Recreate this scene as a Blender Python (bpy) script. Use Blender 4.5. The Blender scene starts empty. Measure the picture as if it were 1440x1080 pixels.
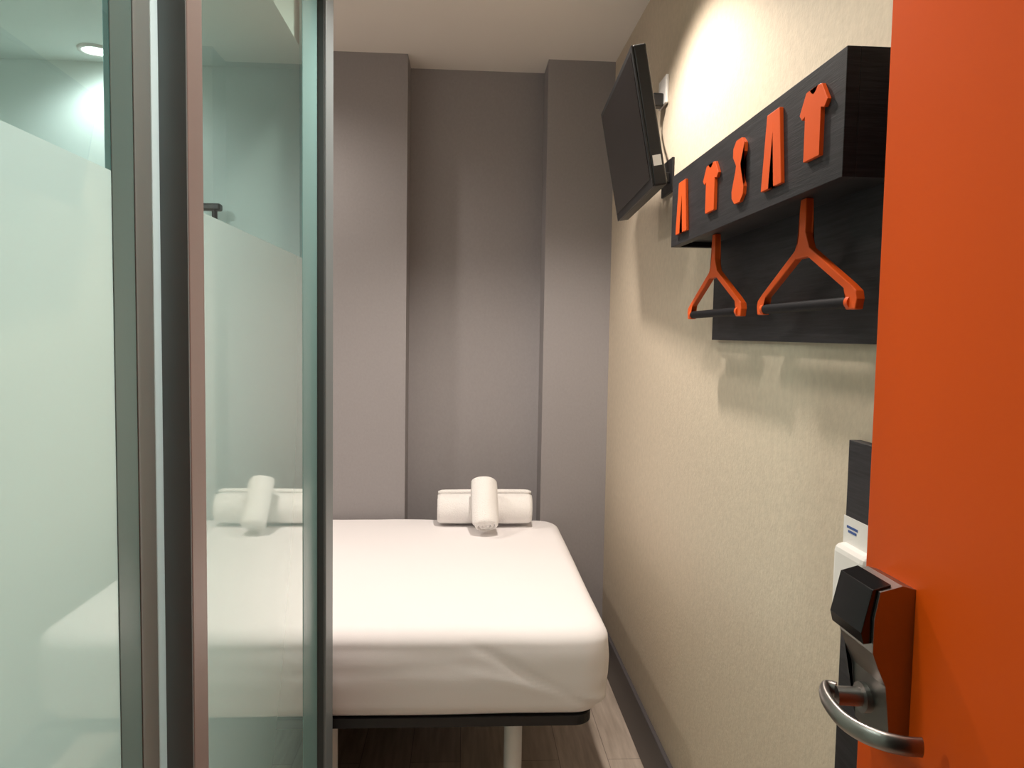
import bpy, bmesh, math
from mathutils import Vector, Matrix, noise

H = 1.38          # eye height
CEIL = 2.497
WR = 0.60         # right wall x
WL = -1.55
YB = 3.20         # pilaster face
YR = 3.37         # recess face
scene = bpy.context.scene
COL = scene.collection

# ------------------------------------------------------------------ materials
def srgb(r, g, b):
    def f(c):
        c /= 255.0
        return c/12.92 if c <= 0.04045 else ((c+0.055)/1.055)**2.4
    return (f(r), f(g), f(b), 1.0)

def new_mat(name):
    m = bpy.data.materials.new(name); m.use_nodes = True
    nt = m.node_tree
    return m, nt, nt.nodes['Principled BSDF'], nt.nodes['Material Output']

def pmat(name, col, rough=0.5, metal=0.0, bump=0.0, bscale=200, var=0.0, vscale=4, stretch=(1,1,1), spec=0.5, bdist=0.001):
    m, nt, p, o = new_mat(name)
    p.inputs['Base Color'].default_value = col
    p.inputs['Roughness'].default_value = rough
    p.inputs['Metallic'].default_value = metal
    p.inputs['Specular IOR Level'].default_value = spec
    tc = nt.nodes.new('ShaderNodeTexCoord')
    mp = nt.nodes.new('ShaderNodeMapping'); mp.inputs['Scale'].default_value = stretch
    nt.links.new(tc.outputs['Object'], mp.inputs['Vector'])
    if var > 0:
        n = nt.nodes.new('ShaderNodeTexNoise'); n.inputs['Scale'].default_value = vscale
        n.inputs['Detail'].default_value = 6
        nt.links.new(mp.outputs[0], n.inputs['Vector'])
        r = nt.nodes.new('ShaderNodeValToRGB')
        r.color_ramp.elements[0].position = 0.3; r.color_ramp.elements[1].position = 0.7
        r.color_ramp.elements[0].color = tuple(c*(1-var) for c in col[:3])+(1,)
        r.color_ramp.elements[1].color = tuple(min(1, c*(1+var)) for c in col[:3])+(1,)
        nt.links.new(n.outputs['Fac'], r.inputs['Fac'])
        nt.links.new(r.outputs['Color'], p.inputs['Base Color'])
    if bump > 0:
        n2 = nt.nodes.new('ShaderNodeTexNoise'); n2.inputs['Scale'].default_value = bscale
        n2.inputs['Detail'].default_value = 5
        nt.links.new(mp.outputs[0], n2.inputs['Vector'])
        b = nt.nodes.new('ShaderNodeBump'); b.inputs['Strength'].default_value = bump
        b.inputs['Distance'].default_value = bdist
        nt.links.new(n2.outputs['Fac'], b.inputs['Height'])
        nt.links.new(b.outputs['Normal'], p.inputs['Normal'])
    return m

M_beige = pmat('beige_vinyl', srgb(204,189,168), 0.6, bump=0.4, bscale=150, var=0.06, vscale=60, stretch=(1,1.0,0.8), spec=0.3, bdist=0.0015)
M_grey = pmat('grey_vinyl', srgb(154,149,149), 0.6, bump=0.3, bscale=150, var=0.03, vscale=120, stretch=(1,1,0.7), spec=0.3)
M_ceil = pmat('ceiling_paint', srgb(228,220,210), 0.8)
M_white = pmat('white_paint', srgb(230,238,234), 0.6)
M_base = pmat('dark_skirting', srgb(84,80,82), 0.45)
M_dark = pmat('dark_woodgrain_laminate', srgb(38,37,40), 0.5, var=0.45, vscale=18, stretch=(1,0.6,14), bump=0.3, bscale=40, spec=0.3)
M_orange = pmat('orange_plastic', srgb(218,84,22), 0.5, spec=0.3)
M_door = pmat('orange_door_laminate', srgb(214,78,2), 0.5, spec=0.2)
M_sheet = pmat('cotton_sheet', srgb(244,240,240), 0.85, bump=0.15, bscale=300, spec=0.15)
M_towel = pmat('terry_towel', srgb(246,243,240), 0.95, bump=0.9, bscale=260, spec=0.1, bdist=0.003)
M_black = pmat('black_plastic', srgb(22,22,24), 0.4)
M_tvback = pmat('tv_casing', srgb(28,27,28), 0.45)
M_screen = pmat('tv_screen', srgb(20,18,19), 0.22)
M_alu = pmat('satin_aluminium', srgb(152,170,170), 0.4, spec=0.3)
M_alud = pmat('dark_aluminium', srgb(126,134,134), 0.6, spec=0.1)
M_aluend = pmat('end_post_aluminium', srgb(118,126,128), 0.45, metal=0.1)
M_alup = pmat('post_aluminium_warm_reflection', srgb(162,150,146), 0.4, metal=0.15)  # warm tone stands in for the wall and door reflected in the metal
M_teal = pmat('tinted_edge_profile', srgb(120,155,153), 0.25, spec=0.4)
M_gasket = pmat('rubber_gasket', srgb(70,74,74), 0.6)
M_steel = pmat('brushed_steel', srgb(150,144,140), 0.36, metal=1.0, bump=0.1, bscale=300)
M_gloss = pmat('gloss_black', srgb(14,14,16), 0.18)
M_leg = pmat('white_powdercoat', srgb(232,232,230), 0.4)
M_whitepl = pmat('white_plastic', srgb(235,232,228), 0.35)
M_blue = pmat('blue_print', srgb(40,80,150), 0.5)
M_rod = pmat('dark_rod', srgb(22,21,24), 0.6, spec=0.15)

# wood floor
def floor_mat():
    m, nt, p, o = new_mat('laminate_floor')
    tc = nt.nodes.new('ShaderNodeTexCoord')
    mp = nt.nodes.new('ShaderNodeMapping'); mp.inputs['Rotation'].default_value = (0,0,math.pi/2)
    nt.links.new(tc.outputs['Object'], mp.inputs['Vector'])
    br = nt.nodes.new('ShaderNodeTexBrick')
    br.inputs['Color1'].default_value = srgb(212,196,180); br.inputs['Color2'].default_value = srgb(196,180,166)
    br.inputs['Mortar'].default_value = srgb(145,130,120)
    br.inputs['Scale'].default_value = 1.0; br.inputs['Mortar Size'].default_value = 0.0012
    br.inputs['Brick Width'].default_value = 1.2; br.inputs['Row Height'].default_value = 0.16
    nt.links.new(mp.outputs[0], br.inputs['Vector'])
    mp2 = nt.nodes.new('ShaderNodeMapping'); mp2.inputs['Scale'].default_value = (14,1.2,1)
    nt.links.new(tc.outputs['Object'], mp2.inputs['Vector'])
    n = nt.nodes.new('ShaderNodeTexNoise'); n.inputs['Scale'].default_value = 4; n.inputs['Detail'].default_value = 8
    nt.links.new(mp2.outputs[0], n.inputs['Vector'])
    r = nt.nodes.new('ShaderNodeValToRGB')
    r.color_ramp.elements[0].position = 0.3; r.color_ramp.elements[0].color = (0.68,0.65,0.62,1)
    r.color_ramp.elements[1].position = 0.7; r.color_ramp.elements[1].color = (1.1,1.1,1.1,1)
    nt.links.new(n.outputs['Fac'], r.inputs['Fac'])
    mx = nt.nodes.new('ShaderNodeMixRGB'); mx.blend_type='MULTIPLY'; mx.inputs[0].default_value = 0.8
    nt.links.new(br.outputs['Color'], mx.inputs[1]); nt.links.new(r.outputs['Color'], mx.inputs[2])
    nt.links.new(mx.outputs[0], p.inputs['Base Color'])
    p.inputs['Roughness'].default_value = 0.4
    return m
M_floor = floor_mat()

def schlick(nt, f0, gain):
    """two-sided pane reflectance: gain * (f0 + (1-f0) * facing^5)"""
    lw = nt.nodes.new('ShaderNodeLayerWeight'); lw.inputs['Blend'].default_value = 0.5
    p = nt.nodes.new('ShaderNodeMath'); p.operation='POWER'; p.inputs[1].default_value = 5
    nt.links.new(lw.outputs['Facing'], p.inputs[0])
    m = nt.nodes.new('ShaderNodeMath'); m.operation='MULTIPLY_ADD'
    m.inputs[1].default_value = (1-f0)*gain; m.inputs[2].default_value = f0*gain; m.use_clamp = True
    nt.links.new(p.outputs[0], m.inputs[0])
    return m.outputs[0]
def clear_glass():
    m, nt, p, o = new_mat('clear_green_glass'); nt.nodes.remove(p)
    t = nt.nodes.new('ShaderNodeBsdfTransparent'); t.inputs['Color'].default_value = (0.78,0.91,0.88,1)
    g = nt.nodes.new('ShaderNodeBsdfGlossy'); g.inputs['Roughness'].default_value = 0.01
    g.inputs['Color'].default_value = (0.90,0.98,0.97,1)
    mx = nt.nodes.new('ShaderNodeMixShader')
    nt.links.new(schlick(nt,0.045,1.6), mx.inputs[0]); nt.links.new(t.outputs[0], mx.inputs[1]); nt.links.new(g.outputs[0], mx.inputs[2])
    nt.links.new(mx.outputs[0], o.inputs['Surface'])
    return m
def frosted_glass(name='frosted_glass', dc=(0.50,0.59,0.55,1), tcx=(0.70,0.85,0.785,1), gain=2.0, rough=0.03):
    m, nt, p, o = new_mat(name); nt.nodes.remove(p)
    d = nt.nodes.new('ShaderNodeBsdfDiffuse'); d.inputs['Color'].default_value = dc
    t = nt.nodes.new('ShaderNodeBsdfTranslucent'); t.inputs['Color'].default_value = tcx
    a = nt.nodes.new('ShaderNodeMixShader'); a.inputs[0].default_value = 0.6
    nt.links.new(d.outputs[0], a.inputs[1]); nt.links.new(t.outputs[0], a.inputs[2])
    g = nt.nodes.new('ShaderNodeBsdfGlossy'); g.inputs['Roughness'].default_value = rough
    g.inputs['Color'].default_value = (0.93,0.97,0.95,1)
    mx = nt.nodes.new('ShaderNodeMixShader')
    nt.links.new(schlick(nt,0.05,gain), mx.inputs[0]); nt.links.new(a.outputs[0], mx.inputs[1]); nt.links.new(g.outputs[0], mx.inputs[2])
    nt.links.new(mx.outputs[0], o.inputs['Surface'])
    return m
M_glass = clear_glass(); M_frost = frosted_glass()
M_edgeglow = frosted_glass('translucent_edge_glow', (0.62,0.70,0.69,1), (0.72,0.80,0.79,1), 0.6, 0.3)  # pale translucent material for the glow in the glass edge

def emis(name, col, s):
    m, nt, p, o = new_mat(name)
    p.inputs['Emission Color'].default_value = col; p.inputs['Emission Strength'].default_value = s
    return m
M_lamp = emis('lamp_warm', (1,0.9,0.75,1), 12)
M_lampc = emis('lamp_cool', (0.95,1,0.97,1), 14)

# ------------------------------------------------------------------ geometry helpers
def link(o, parent=None):
    COL.objects.link(o)
    if parent: o.parent = parent
    return o
def empty(name, loc=(0,0,0)):
    e = bpy.data.objects.new(name, None); e.empty_display_size = 0.05
    e.location = loc; COL.objects.link(e); return e
def mesh_obj(name, bm, mat, parent=None, smooth=False):
    bmesh.ops.recalc_face_normals(bm, faces=bm.faces[:])
    me = bpy.data.meshes.new(name); bm.to_mesh(me); bm.free()
    if smooth:
        for p in me.polygons: p.use_smooth = True
    o = bpy.data.objects.new(name, me)
    if mat: me.materials.append(mat)
    return link(o, parent)
def add_bevel(o, w, seg=3):
    b = o.modifiers.new('bevel','BEVEL'); b.width = w; b.segments = seg; b.limit_method='ANGLE'
    b.angle_limit = math.radians(40)
    return o
def box(name, a, b, mat, parent=None, bevel=0):
    bm = bmesh.new()
    vs = [bm.verts.new((x,y,z)) for x in (a[0],b[0]) for y in (a[1],b[1]) for z in (a[2],b[2])]
    for f in [(0,1,3,2),(4,6,7,5),(0,4,5,1),(2,3,7,6),(0,2,6,4),(1,5,7,3)]:
        bm.faces.new([vs[i] for i in f])
    o = mesh_obj(name, bm, mat, parent)
    if bevel: add_bevel(o, bevel)
    return o
def prism(name, pts, axis, lo, hi, mat, parent=None, bevel=0, smooth=False):
    bm = bmesh.new()
    def mk(p, d):
        return {'x':(d,p[0],p[1]),'y':(p[0],d,p[1]),'z':(p[0],p[1],d)}[axis]
    A = [bm.verts.new(mk(p,lo)) for p in pts]; B = [bm.verts.new(mk(p,hi)) for p in pts]
    n = len(pts)
    fa = bm.faces.new(A); fb = bm.faces.new(B[::-1])
    for i in range(n):
        bm.faces.new([A[i],A[(i+1)%n],B[(i+1)%n],B[i]])
    bmesh.ops.triangulate(bm, faces=[fa,fb])
    o = mesh_obj(name, bm, mat, parent)
    if bevel: add_bevel(o, bevel, 2)
    return o
def tube(name, pts, radii, mat, parent=None, seg=24, flat=1.0, up=Vector((0,0,1)), cap=True):
    bm = bmesh.new(); rings=[]
    P = [Vector(p) for p in pts]
    for i,p in enumerate(P):
        t = (P[min(i+1,len(P)-1)]-P[max(i-1,0)]).normalized()
        s = t.cross(up)
        if s.length < 1e-4: s = t.cross(Vector((1,0,0)))
        s.normalize(); u = s.cross(t).normalized()
        r = radii[i] if isinstance(radii,(list,tuple)) else radii
        rings.append([bm.verts.new(p + s*(math.cos(a)*r*flat) + u*(math.sin(a)*r)) for a in [2*math.pi*k/seg for k in range(seg)]])
    for a,b in zip(rings, rings[1:]):
        for k in range(seg):
            bm.faces.new([a[k],a[(k+1)%seg],b[(k+1)%seg],b[k]])
    if cap:
        bm.faces.new(rings[0]); bm.faces.new(rings[-1][::-1])
    o = mesh_obj(name, bm, mat, parent, smooth=True)
    m = o.modifiers.new('es','EDGE_SPLIT'); m.split_angle = math.radians(50)
    return o

# ------------------------------------------------------------------ room shell
YF = -3.2   # corridor far side
box('floor', (WL-0.1, YF, -0.1), (1.4, YR+0.2, 0), M_floor)
box('ceiling', (WL-0.1, YF, CEIL), (1.4, YR+0.2, CEIL+0.1), M_ceil)
box('wall_right', (WR, -0.02, 0), (WR+0.12, YR+0.2, CEIL), M_beige)
box('wall_left', (WL-0.1, -0.02, 0), (WL, YR+0.2, CEIL), M_grey)
xl, xr = -0.246, 0.324
prism('wall_back', [(WL,YB),(xl,YB),(xl,YR),(xr,YR),(xr,YB),(WR,YB),(WR,YR+0.15),(WL,YR+0.15)], 'z', 0, CEIL, M_grey)
prism('wall_front', [(WL-0.1,0),(-0.42,0),(-0.42,2.09),(0.52,2.09),(0.52,0),(1.4,0),(1.4,CEIL),(WL-0.1,CEIL)], 'y', -0.14, -0.02, M_grey)
box('wall_corridor', (WL-0.1, YF-0.1, 0), (1.4, YF, CEIL), M_beige)
box('wall_corridor_left', (WL-0.2, YF, 0), (WL-0.1, -0.14, CEIL), M_beige)
box('wall_corridor_right', (1.4, YF, 0), (1.5, -0.14, CEIL), M_beige)
box('baseboard_right', (WR-0.014, 0.0, 0), (WR, YB, 0.165), M_base, bevel=0.003)

# door frame
fr = empty('trim_1')
box('jamb_hinge', (0.50,-0.145,0),(0.52,-0.015,2.09), M_dark, fr)
box('jamb_latch', (-0.42,-0.145,0),(-0.40,-0.015,2.09), M_dark, fr)
box('head', (-0.40,-0.145,2.07),(0.50,-0.015,2.09), M_dark, fr)

# ------------------------------------------------------------------ shower pod
pod = empty('shower_enclosure')
XG = -0.347
ZF = 1.532
ZT = 2.20
def single(name, y0, y1, z0, z1, mat, x=XG):
    bm = bmesh.new()
    bm.faces.new([bm.verts.new(v) for v in [(x,y0,z0),(x,y1,z0),(x,y1,z1),(x,y0,z1)]])
    return mesh_obj(name, bm, mat, pod)
single('door_pane_frosted', 0.10, 0.786, 0.03, ZF, M_frost)
single('door_pane_clear', 0.10, 0.786, ZF, ZT, M_glass)
single('fixed_pane_frosted', 0.93, 1.67, 0.03, ZF, M_frost)
single('fixed_pane_clear', 0.93, 1.67, ZF, ZT, M_glass)
box('stile_tinted', (XG-0.006,0.784,0.03),(XG+0.001,0.834,ZT), M_teal, pod, 0.001)
box('stile_grey', (XG-0.012,0.834,0.03),(XG+0.002,0.877,ZT), M_alu, pod, 0.001)
single('glass_edge_glow', 0.876, 0.90, 0.03, ZT, M_edgeglow, XG+0.0015)  # added translucent strip, stands in for the glass edge glowing with pod light
box('post_front', (XG-0.012,0.90,0.0),(-0.3155,0.904,ZT), M_alud, pod)
box('post_body', (XG-0.012,0.904,0.0),(-0.315,0.955,ZT), M_alup, pod, 0.002)
box('end_stile_tinted', (XG-0.006,1.668,0.03),(XG+0.001,1.825,ZT), M_teal, pod, 0.001)
box('end_gasket', (XG-0.03,1.825,0.0),(-0.3315,1.829,ZT), M_gasket, pod)
box('end_post', (XG-0.03,1.829,0.0),(-0.326,1.925,ZT), M_aluend, pod, 0.003)
box('front_stile', (XG-0.03,0.06,0.0),(XG+0.005,0.10,ZT), M_alu, pod, 0.003)
box('bottom_track', (XG-0.03,0.10,0.0),(XG+0.012,1.829,0.03), M_alu, pod, 0.002)
box('header', (XG-0.04,0.0,ZT),(XG+0.012,1.925,CEIL), M_white, pod)
box('rear_partition', (WL,1.86,0.0),(XG-0.03,1.925,CEIL), M_white, pod)
box('front_partition', (WL,0.0,0.0),(XG-0.03,0.06,CEIL), M_white, pod)
box('side_lining', (WL,0.06,0.0),(WL+0.02,1.86,ZT), M_white, pod)
box('pod_ceiling', (WL,0.06,1.985),(XG-0.015,1.86,ZT), M_white, pod)

# soap dispenser on rear partition
sd = empty('soap_dispenser')
tube('bottle', [(-0.575,1.815,1.42),(-0.575,1.815,1.60)], 0.033, M_steel, sd)
tube('collar', [(-0.575,1.815,1.60),(-0.575,1.815,1.625)], 0.014, M_black, sd)
tube('pump_stem', [(-0.575,1.815,1.625),(-0.575,1.815,1.65)], 0.006, M_black, sd)
box('pump_head', (-0.615,1.803,1.648),(-0.56,1.827,1.664), M_black, sd, 0.004)
box('bracket', (-0.595,1.84,1.45),(-0.555,1.86,1.56), M_steel, sd, 0.003)

# ------------------------------------------------------------------ downlights
def downlight(name, x, y, z, mat, r=0.04):
    e = empty(name, (0,0,0))
    bm = bmesh.new(); seg=40
    prof = [(r*1.35, z),(r*1.32, z-0.004),(r*1.05, z-0.005),(r, z-0.002)]
    rings=[[bm.verts.new((x+pr*math.cos(2*math.pi*k/seg), y+pr*math.sin(2*math.pi*k/seg), pz)) for k in range(seg)] for pr,pz in prof]
    for a,b in zip(rings, rings[1:]):
        for k in range(seg): bm.faces.new([a[k],a[(k+1)%seg],b[(k+1)%seg],b[k]])
    mesh_obj('trim_ring', bm, M_whitepl, e, True)
    bm = bmesh.new()
    bm.faces.new([bm.verts.new((x+r*math.cos(2*math.pi*k/seg), y+r*math.sin(2*math.pi*k/seg), z-0.003)) for k in range(seg)])
    mesh_obj('lens', bm, mat, e)
    return e
def spot(name, loc, energy, col, angle=150, blend=0.5, rad=0.04, parent=None, rot=(0,0,0)):
    l = bpy.data.lights.new(name, 'SPOT'); l.energy = energy; l.color = col
    l.spot_size = math.radians(angle); l.spot_blend = blend; l.shadow_soft_size = rad
    o = bpy.data.objects.new(name, l); o.location = loc; o.rotation_euler = rot
    COL.objects.link(o)
    if parent: o.parent = parent
    return o
WARM = (1.0,0.905,0.815)
d1 = downlight('added_corridor_downlight', 0.18, 1.98, CEIL, M_lamp)
spot('lamp', (0.18,1.98,CEIL-0.02), 90, WARM, 126, 0.5, 0.04, d1)
d2 = downlight('added_corridor_downlight', -0.02, 0.95, CEIL, M_lamp)
spot('lamp', (-0.02,0.95,CEIL-0.02), 37, WARM, 150, 0.7, 0.07, d2)
corridor_fill = downlight('added_corridor_downlight', -0.30, -2.3, CEIL, M_lamp)  # unseen corridor lamp, added to brighten the door and the floor under the bed
spot('lamp', (-0.30,-2.3,CEIL-0.02), 320, WARM, 165, 0.6, 0.06, corridor_fill)
d5 = downlight('added_corridor_downlight', -1.0, 2.6, CEIL, M_lamp)
spot('lamp', (-1.0,2.6,CEIL-0.02), 38, WARM, 160, 0.6, 0.06, d5)
d4 = downlight('added_corridor_downlight', -0.815, 1.78, 1.985, M_lampc, 0.028)
spot('lamp', (-0.815,1.78,1.965), 3, (0.95,1,0.99), 165, 0.6, 0.05, d4)
d6 = downlight('added_corridor_downlight', -0.9, 0.75, 1.985, M_lampc, 0.035)
spot('lamp', (-0.9,0.75,1.965), 27, (0.96,1,0.98), 175, 0.4, 0.05, d6)

# ------------------------------------------------------------------ bed
bed = empty('bed')
BX0, BX1, BY0, BY1 = -1.49, 0.395, 1.95, 3.185
BT, BB = 0.609, 0.368
def rrect(x0,x1,y0,y1,r,n=14,side=70):
    pts=[]
    def arc(cx,cy,a0):
        for k in range(n+1):
            a=a0+ (math.pi/2)*k/n
            pts.append((cx+r*math.cos(a), cy+r*math.sin(a)))
    arc(x1-r,y1-r,0)
    def line(p,q,m):
        for k in range(1,m): 
            t=k/m; pts.append((p[0]+(q[0]-p[0])*t,p[1]+(q[1]-p[1])*t))
    line((x1-r,y1),(x0+r,y1),side)
    arc(x0+r,y1-r,math.pi/2)
    line((x0,y1-r),(x0,y0+r),side)
    arc(x0+r,y0+r,math.pi)
    line((x0+r,y0),(x1-r,y0),side*2)
    arc(x1-r,y0+r,1.5*math.pi)
    line((x1,y0+r),(x1,y1-r),side)
    return pts
bm = bmesh.new(); rings=[]
prof=[]
h = BT-BB
for k in range(9):
    a = -math.pi/2 + (math.pi/2)*k/8
    prof.append((0.05*(1-math.cos(a)), BB+0.05+0.05*math.sin(a)))
for k in range(1,16):
    t=k/16
    prof.append((-0.008*math.sin(math.pi*t), BB+0.05+(h-0.05-0.045)*t))
for k in range(0,11):
    a=(math.pi/2)*k/10
    prof.append((0.055*(1-math.cos(a)), BT-0.045+0.045*math.sin(a)))
for k in range(1,34):
    prof.append((0.055+0.545*(k/33.0), BT+0.005*min(1,k/20)))
def sm(t): 
    t=max(0.0,min(1.0,t)); return t*t*(3-2*t)
def wr(x,y,z,ins):
    v = Vector((x,y,z)); d = Vector((0,0,0))
    side = sm((BT-0.005-z)/0.05)
    if side > 0:
        q = noise.noise(Vector((x*1.6+z*2, y*2.2, z*11)))
        q2 = noise.noise(Vector((x*4, y*5, z*24+7)))
        amt = 0.005*q+0.0025*q2
        # diagonal pull folds towards the tucked corner
        c = math.exp(-((x-0.30)**2+(y-1.97)**2)/0.05)
        s = (z-BB) - 0.55*(0.40-x)
        amt -= 0.006*c*math.exp(-(s/0.014)**2)
        s2 = (z-BB) - 0.25*(0.42-x) - 0.03
        amt += 0.004*c*math.exp(-(s2/0.012)**2)
        amt *= side
        if y < BY0+0.12: d.y -= amt
        if x > BX1-0.12: d.x += amt*0.7
    q = noise.noise(Vector((x*3, y*3, 1.3)))*0.004 + noise.noise(Vector((x*9+y*3, y*5, 4.3)))*0.0022
    d.z += q*(1-side)
    return v+d
for ins,z in prof:
    r = max(0.012, 0.085-ins*0.6)
    P = rrect(BX0+ins,BX1-ins,BY0+ins,BY1-ins,r)
    rings.append([bm.verts.new(wr(px,py,z,ins)) for px,py in P])
for a,b in zip(rings,rings[1:]):
    n=len(a)
    for k in range(n): bm.faces.new([a[k],a[(k+1)%n],b[(k+1)%n],b[k]])
bm.faces.new(rings[0]); bm.faces.new(rings[-1])
mesh_obj('mattress_with_fitted_sheet', bm, M_sheet, bed, True)
prism('bed_base', rrect(BX0+0.02,BX1-0.045,BY0+0.012,BY1-0.01,0.05,8,2), 'z', 0.346, 0.372, M_black, bed, 0.004)
for i,(lx,ly) in enumerate([(0.145,2.06),(-0.36,2.06),(-0.9,2.06),(-1.40,2.06),(0.145,3.0),(-0.36,3.0),(-0.9,3.0),(-1.40,3.0)]):
    tube('leg_%d'%(i+1), [(lx,ly,0.0),(lx,ly,0.012),(lx,ly,0.012),(lx,ly,0.348)], [0.03,0.03,0.025,0.025], M_leg, bed)

# ------------------------------------------------------------------ rolled towels
def towel_roll(name, length, R, turns, loc, rot, seed=0.0):
    bm = bmesh.new()
    N = int(turns*44); th = R/turns*0.86
    L = 26
    rows=[]
    for j in range(L+1):
        t = j/L; y = (t-0.5)*length
        row_o=[]; row_i=[]
        for i in range(N+1):
            f=i/N; a = f*turns*2*math.pi
            edge = 1-0.05*(abs(2*t-1)**8)
            r = (0.12*R/turns + R*f)*edge
            r += 0.0018*noise.noise(Vector((math.cos(a)*1.5+seed, math.sin(a)*1.5, y*12)))*(f)
            off = 0.004*noise.noise(Vector((f*9+seed,0,3)))*(1 if abs(2*t-1)>0.99 else 0)
            ro = r; ri = max(0.0006, r-th)
            ed = 1.0 if 0<j<L else 0.0
            if not ed: ro = r-th*0.25; ri = min(ri+th*0.25, ro-0.0005) if ri+th*0.25<ro else ri
            yy = y+off
            row_o.append(bm.verts.new((math.cos(a)*ro, yy, math.sin(a)*ro)))
            row_i.append(bm.verts.new((math.cos(a)*ri, yy, math.sin(a)*ri)))
        rows.append((row_o,row_i))
    for (ao,ai),(bo,bi) in zip(rows,rows[1:]):
        for i in range(N):
            bm.faces.new([ao[i],ao[i+1],bo[i+1],bo[i]])
            bm.faces.new([ai[i+1],ai[i],bi[i],bi[i+1]])
        bm.faces.new([ao[N],ai[N],bi[N],bo[N]]); bm.faces.new([ai[0],ao[0],bo[0],bi[0]])
    for (o_,i_) in (rows[0],rows[-1]):
        for i in range(N): bm.faces.new([o_[i],i_[i],i_[i+1],o_[i+1]])
    ob = mesh_obj(name, bm, M_towel, None, True)
    ob.rotation_mode = 'YXZ'
    ob.location = loc; ob.rotation_euler = rot
    return ob
RT = 0.070
towel_roll('rolled_towel', 0.375, RT, 4, (0.085, 3.045, BT+0.006+RT*0.98), (0, math.radians(290), math.radians(90)), 1)
sr = 0.055
towel_roll('rolled_towel', 0.190, sr, 3.5, (0.082, 2.930, BT+0.114), (math.radians(52), math.radians(20), math.radians(2)), 5)

# ------------------------------------------------------------------ television
tv = empty('television')
W_, Ht, Tk = 0.58, 0.335, 0.032
box('casing', (0.0,-W_/2,-Ht/2),(Tk,W_/2,Ht/2), M_tvback, tv, 0.004)
box('bezel', (-0.004,-W_/2,-Ht/2),(0.0,W_/2,Ht/2), M_black, tv, 0.0015)
box('screen', (-0.0052,-W_/2+0.014,-Ht/2+0.02),(-0.004,W_/2-0.014,Ht/2-0.014), M_screen, tv)
prism('rear_housing', [(-0.22,-0.15),(0.22,-0.15),(0.2,0.07),(-0.2,0.07)], 'x', Tk, Tk+0.018, M_tvback, tv, 0.004)
box('rear_plate', (Tk+0.018,-0.06,-0.07),(Tk+0.03,0.06,0.05), M_black, tv)
box('label', (0.006,-W_/2-0.0006,-0.12),(0.026,-W_/2,-0.095), M_whitepl, tv)
tv.location = (0.432,2.14,H+0.523)
tv.rotation_euler = (0, math.radians(-10.5), math.radians(3.0*-1))
br = empty('tv_wall_bracket')
box('wall_plate', (WR-0.008,2.24,1.80),(WR,2.36,1.90), M_black, br, 0.002)
box('arm', (0.52,2.26,1.83),(WR-0.006,2.29,1.86), M_black, br, 0.003)
box('arm_tilt', (0.49,2.14,1.81),(0.53,2.30,1.89), M_black, br, 0.003)
so = empty('power_socket')
box('face_plate', (WR-0.010,2.33,2.08),(WR,2.42,2.165), M_whitepl, so, 0.003)
box('plug', (WR-0.045,2.35,2.075),(WR-0.010,2.385,2.115), M_black, so, 0.005)
tube('cable', [(WR-0.035,2.367,2.08),(WR-0.036,2.365,2.04),(WR-0.03,2.34,1.99),(WR-0.04,2.28,1.95),(WR-0.07,2.22,1.93)], 0.004, M_black, so, 10)

# ------------------------------------------------------------------ coat rack
rack = empty('coat_rack')
XF = 0.479; Y0, Y1 = 0.975, 1.80; Z0, Z1 = H+0.208, H+0.372
box('front_board', (XF,Y0,Z0),(XF+0.018,Y1,Z1), M_dark, rack, 0.0008)
box('end_board_near', (XF+0.018,Y0,Z0),(WR-0.016,Y0+0.018,Z1), M_dark, rack, 0.0008)
box('end_board_far', (XF+0.018,Y1-0.018,Z0),(WR-0.016,Y1,Z1), M_dark, rack, 0.0008)
box('top_board', (XF+0.018,Y0+0.018,Z1-0.018),(WR-0.016,Y1-0.018,Z1), M_dark, rack)
box('inner_shelf', (XF+0.018,Y0+0.018,Z0+0.012),(WR-0.016,Y1-0.018,Z0+0.026), M_dark, rack)
box('back_board', (WR-0.016,0.80,H-0.007),(WR,Y1,Z1), M_dark, rack, 0.0008)

def icon(name, pts, yc, zb, sw, sh):
    P = [(yc - u*sw, zb + v*sh) for u,v in pts]
    prism(name, P, 'x', XF-0.006, XF, M_orange, rack, 0.0008)
pants = [(-0.30,1.0),(0.30,1.0),(0.5,0.0),(0.14,0.0),(0.0,0.80),(-0.14,0.0),(-0.5,0.0)]
shirt = [(-0.17,1.0),(-0.08,0.93),(0.0,0.90),(0.08,0.93),(0.17,1.0),(0.28,0.985),(0.5,0.72),(0.40,0.63),(0.28,0.66),(0.28,0.0),(-0.28,0.0),(-0.28,0.66),(-0.40,0.63),(-0.5,0.72),(-0.28,0.985)]
tie = [(-0.2,1.0),(0.2,1.0),(0.42,0.90),(0.42,0.76),(0.16,0.60),(0.2,0.52),(0.45,0.22),(0.42,0.10),(0.2,0.0),(-0.2,0.0),(-0.42,0.10),(-0.45,0.22),(-0.2,0.52),(-0.16,0.60),(-0.42,0.76),(-0.42,0.90)]
hB = Z1-Z0
icon('trousers_symbol', pants, 1.70, Z0+0.13*hB, 0.085, 0.69*hB)
icon('shirt_symbol', shirt, 1.50, Z0+0.22*hB, 0.095, 0.57*hB)
icon('tie_symbol', tie, 1.345, Z0+0.17*hB, 0.066, 0.67*hB)
icon('trousers_symbol_b', pants, 1.195, Z0+0.16*hB, 0.080, 0.715*hB)
icon('shirt_symbol_b', shirt, 1.055, Z0+0.24*hB, 0.086, 0.59*hB)

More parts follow.
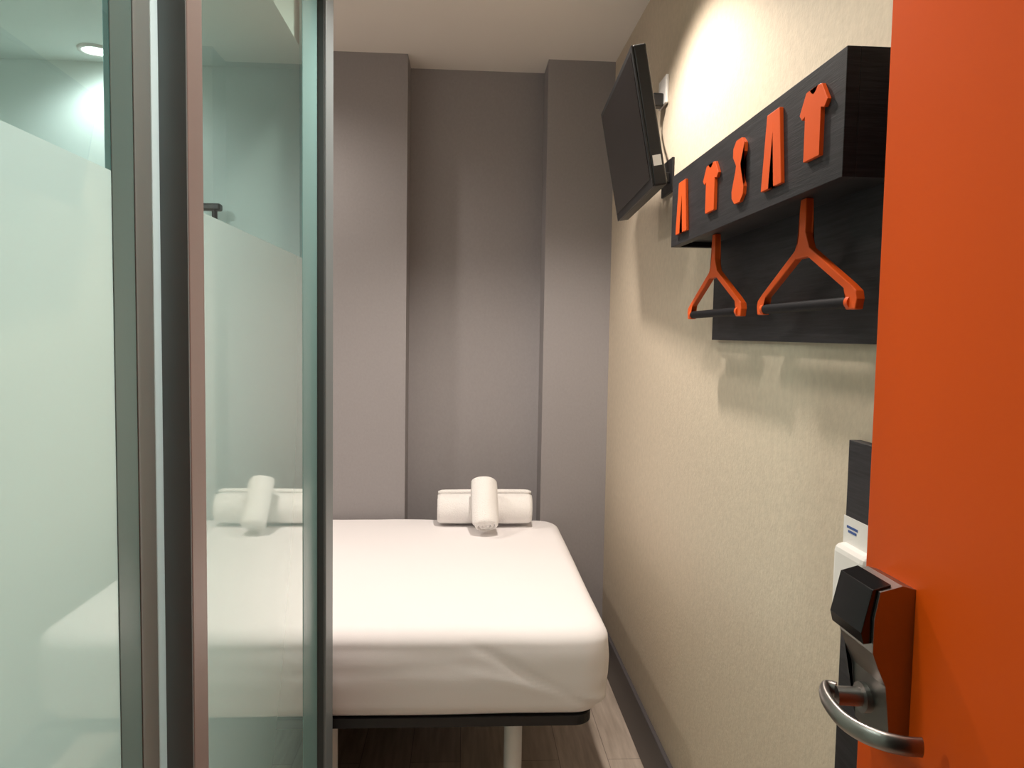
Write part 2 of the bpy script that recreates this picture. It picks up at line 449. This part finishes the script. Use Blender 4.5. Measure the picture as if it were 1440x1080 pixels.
def hanger(name, yc):
    e = empty(name)
    X = 0.535; zb = H+0.055
    half = [(0.010,0.1648),(0.010,0.112),(0.026,0.086),(0.158,0.022),(0.176,0.012),(0.180,0.000),(0.176,-0.014),(0.150,-0.014),(0.150,0.006),(0.142,0.016),(0.022,0.072)]
    R = [(yc+a,zb+b) for a,b in half]; Lf = [(yc-a,zb+b) for a,b in half][::-1]
    prism('frame', R+Lf, 'x', X-0.006, X+0.006, M_orange, e, 0.0015)
    tube('trouser_bar', [(X,yc-0.155,zb-0.004),(X,yc+0.155,zb-0.004)], 0.0085, M_rod, e)
    for s in (-1,1):
        tube('end_cap_%d'%(1 if s<0 else 2), [(X,yc+s*0.150,zb-0.004),(X,yc+s*0.160,zb-0.004)], 0.0095, M_orange, e)
    return e
hanger('clothes_hanger', 1.20)
hanger('clothes_hanger', 1.64)

# ------------------------------------------------------------------ dark wall panel + key card switch
box('wall_panel', (WR-0.018,0.70,0.10),(WR-0.0,1.125,H-0.152), M_dark, bevel=0.001)
kc = empty('key_card_switch')
box('back_plate', (WR-0.028,0.96,0.965),(WR-0.018,1.075,1.085), M_whitepl, kc, 0.003)
box('holder', (WR-0.068,0.975,0.975),(WR-0.028,1.065,1.090), M_whitepl, kc, 0.012)
box('key_card', (WR-0.053,0.99,1.03),(WR-0.0522,1.062,1.128), M_whitepl, kc)
for i,(a,b) in enumerate([(1.022,1.052),(1.025,1.048)]):
    box('card_print_%d'%(i+1), (WR-0.0534,a,1.112-0.006*i),(WR-0.053,b,1.1155-0.006*i), M_blue, kc)

# ------------------------------------------------------------------ entrance door
door = empty('door_1')
DE = Vector((0.45,0.82)); DH = Vector((0.485,0.0))
dv = (DH-DE).normalized(); dn = Vector((dv.y,-dv.x))
if dn.x < 0: dn = -dn
th = 0.044
prism('leaf', [tuple(DE),tuple(DH),tuple(DH+dn*th),tuple(DE+dn*th)], 'z', 0.008, 2.065, M_door, door, 0.001)
lk_y0, lk_y1 = 0.730, 0.798
xs = 0.4555
bodyp = [(xs,1.130),(0.440,1.134),(0.417,1.128),(0.412,1.10),(0.412,1.065),(0.418,1.05),(0.427,1.03),(0.431,0.995),(0.434,0.965),(xs,0.960)]
prism('lock_body', bodyp, 'y', lk_y0, lk_y1, M_steel, door, 0.004)
prism('reader_cover', [(0.430,1.1345),(0.411,1.129),(0.401,1.085),(0.404,1.073),(0.413,1.074),(0.419,1.10),(0.430,1.122)], 'y', lk_y0+0.004, lk_y1+0.002, M_gloss, door, 0.003)
tube('spindle_rose', [(0.434,0.772,1.0),(0.424,0.772,1.0)], 0.016, M_steel, door)
tube('spindle', [(0.43,0.772,1.0),(0.400,0.776,1.0)], 0.010, M_steel, door)
ctrl = [(0.404,0.785,1.001),(0.395,0.790,1.001),(0.388,0.775,0.999),(0.385,0.750,0.997),(0.386,0.727,0.996),(0.392,0.704,0.997),(0.403,0.687,0.998),(0.418,0.678,0.998),(0.433,0.675,0.998)]
def catmull(P, n=8):
    P=[Vector(p) for p in P]; out=[]
    for i in range(len(P)-1):
        p0=P[max(i-1,0)];p1=P[i];p2=P[i+1];p3=P[min(i+2,len(P)-1)]
        for k in range(n):
            t=k/n
            out.append(0.5*((2*p1)+(p2-p0)*t+(2*p0-5*p1+4*p2-p3)*t*t+(3*p1-p0-3*p2+p3)*t**3))
    out.append(P[-1]); return out
cp = catmull(ctrl)
tube('lever', cp, [0.0095]*len(cp), M_steel, door, 20, flat=0.6)

# ------------------------------------------------------------------ world
w = bpy.data.worlds.new('world'); scene.world = w; w.use_nodes = True
w.node_tree.nodes['Background'].inputs[0].default_value = (0.9,0.85,0.8,1)
w.node_tree.nodes['Background'].inputs[1].default_value = 0.05

# ------------------------------------------------------------------ camera
cam = bpy.data.cameras.new('camera'); co = bpy.data.objects.new('camera', cam); COL.objects.link(co)
cam.sensor_fit = 'HORIZONTAL'; cam.sensor_width = 36; cam.lens = 36*1082/1440
cam.clip_start = 0.01
yaw, pitch, roll = math.radians(3.50), math.radians(3.75), math.radians(0.95)
F = Vector((math.sin(yaw)*math.cos(pitch), math.cos(yaw)*math.cos(pitch), -math.sin(pitch)))
R = Vector((math.cos(yaw), -math.sin(yaw), 0)); U = R.cross(F)
R2 = R*math.cos(roll)+U*math.sin(roll); U2 = U*math.cos(roll)-R*math.sin(roll)
M = Matrix(((R2.x,U2.x,-F.x,0),(R2.y,U2.y,-F.y,0),(R2.z,U2.z,-F.z,H),(0,0,0,1)))
co.matrix_world = M
scene.camera = co
scene.view_settings.view_transform = 'Standard'
scene.view_settings.exposure = 0.12
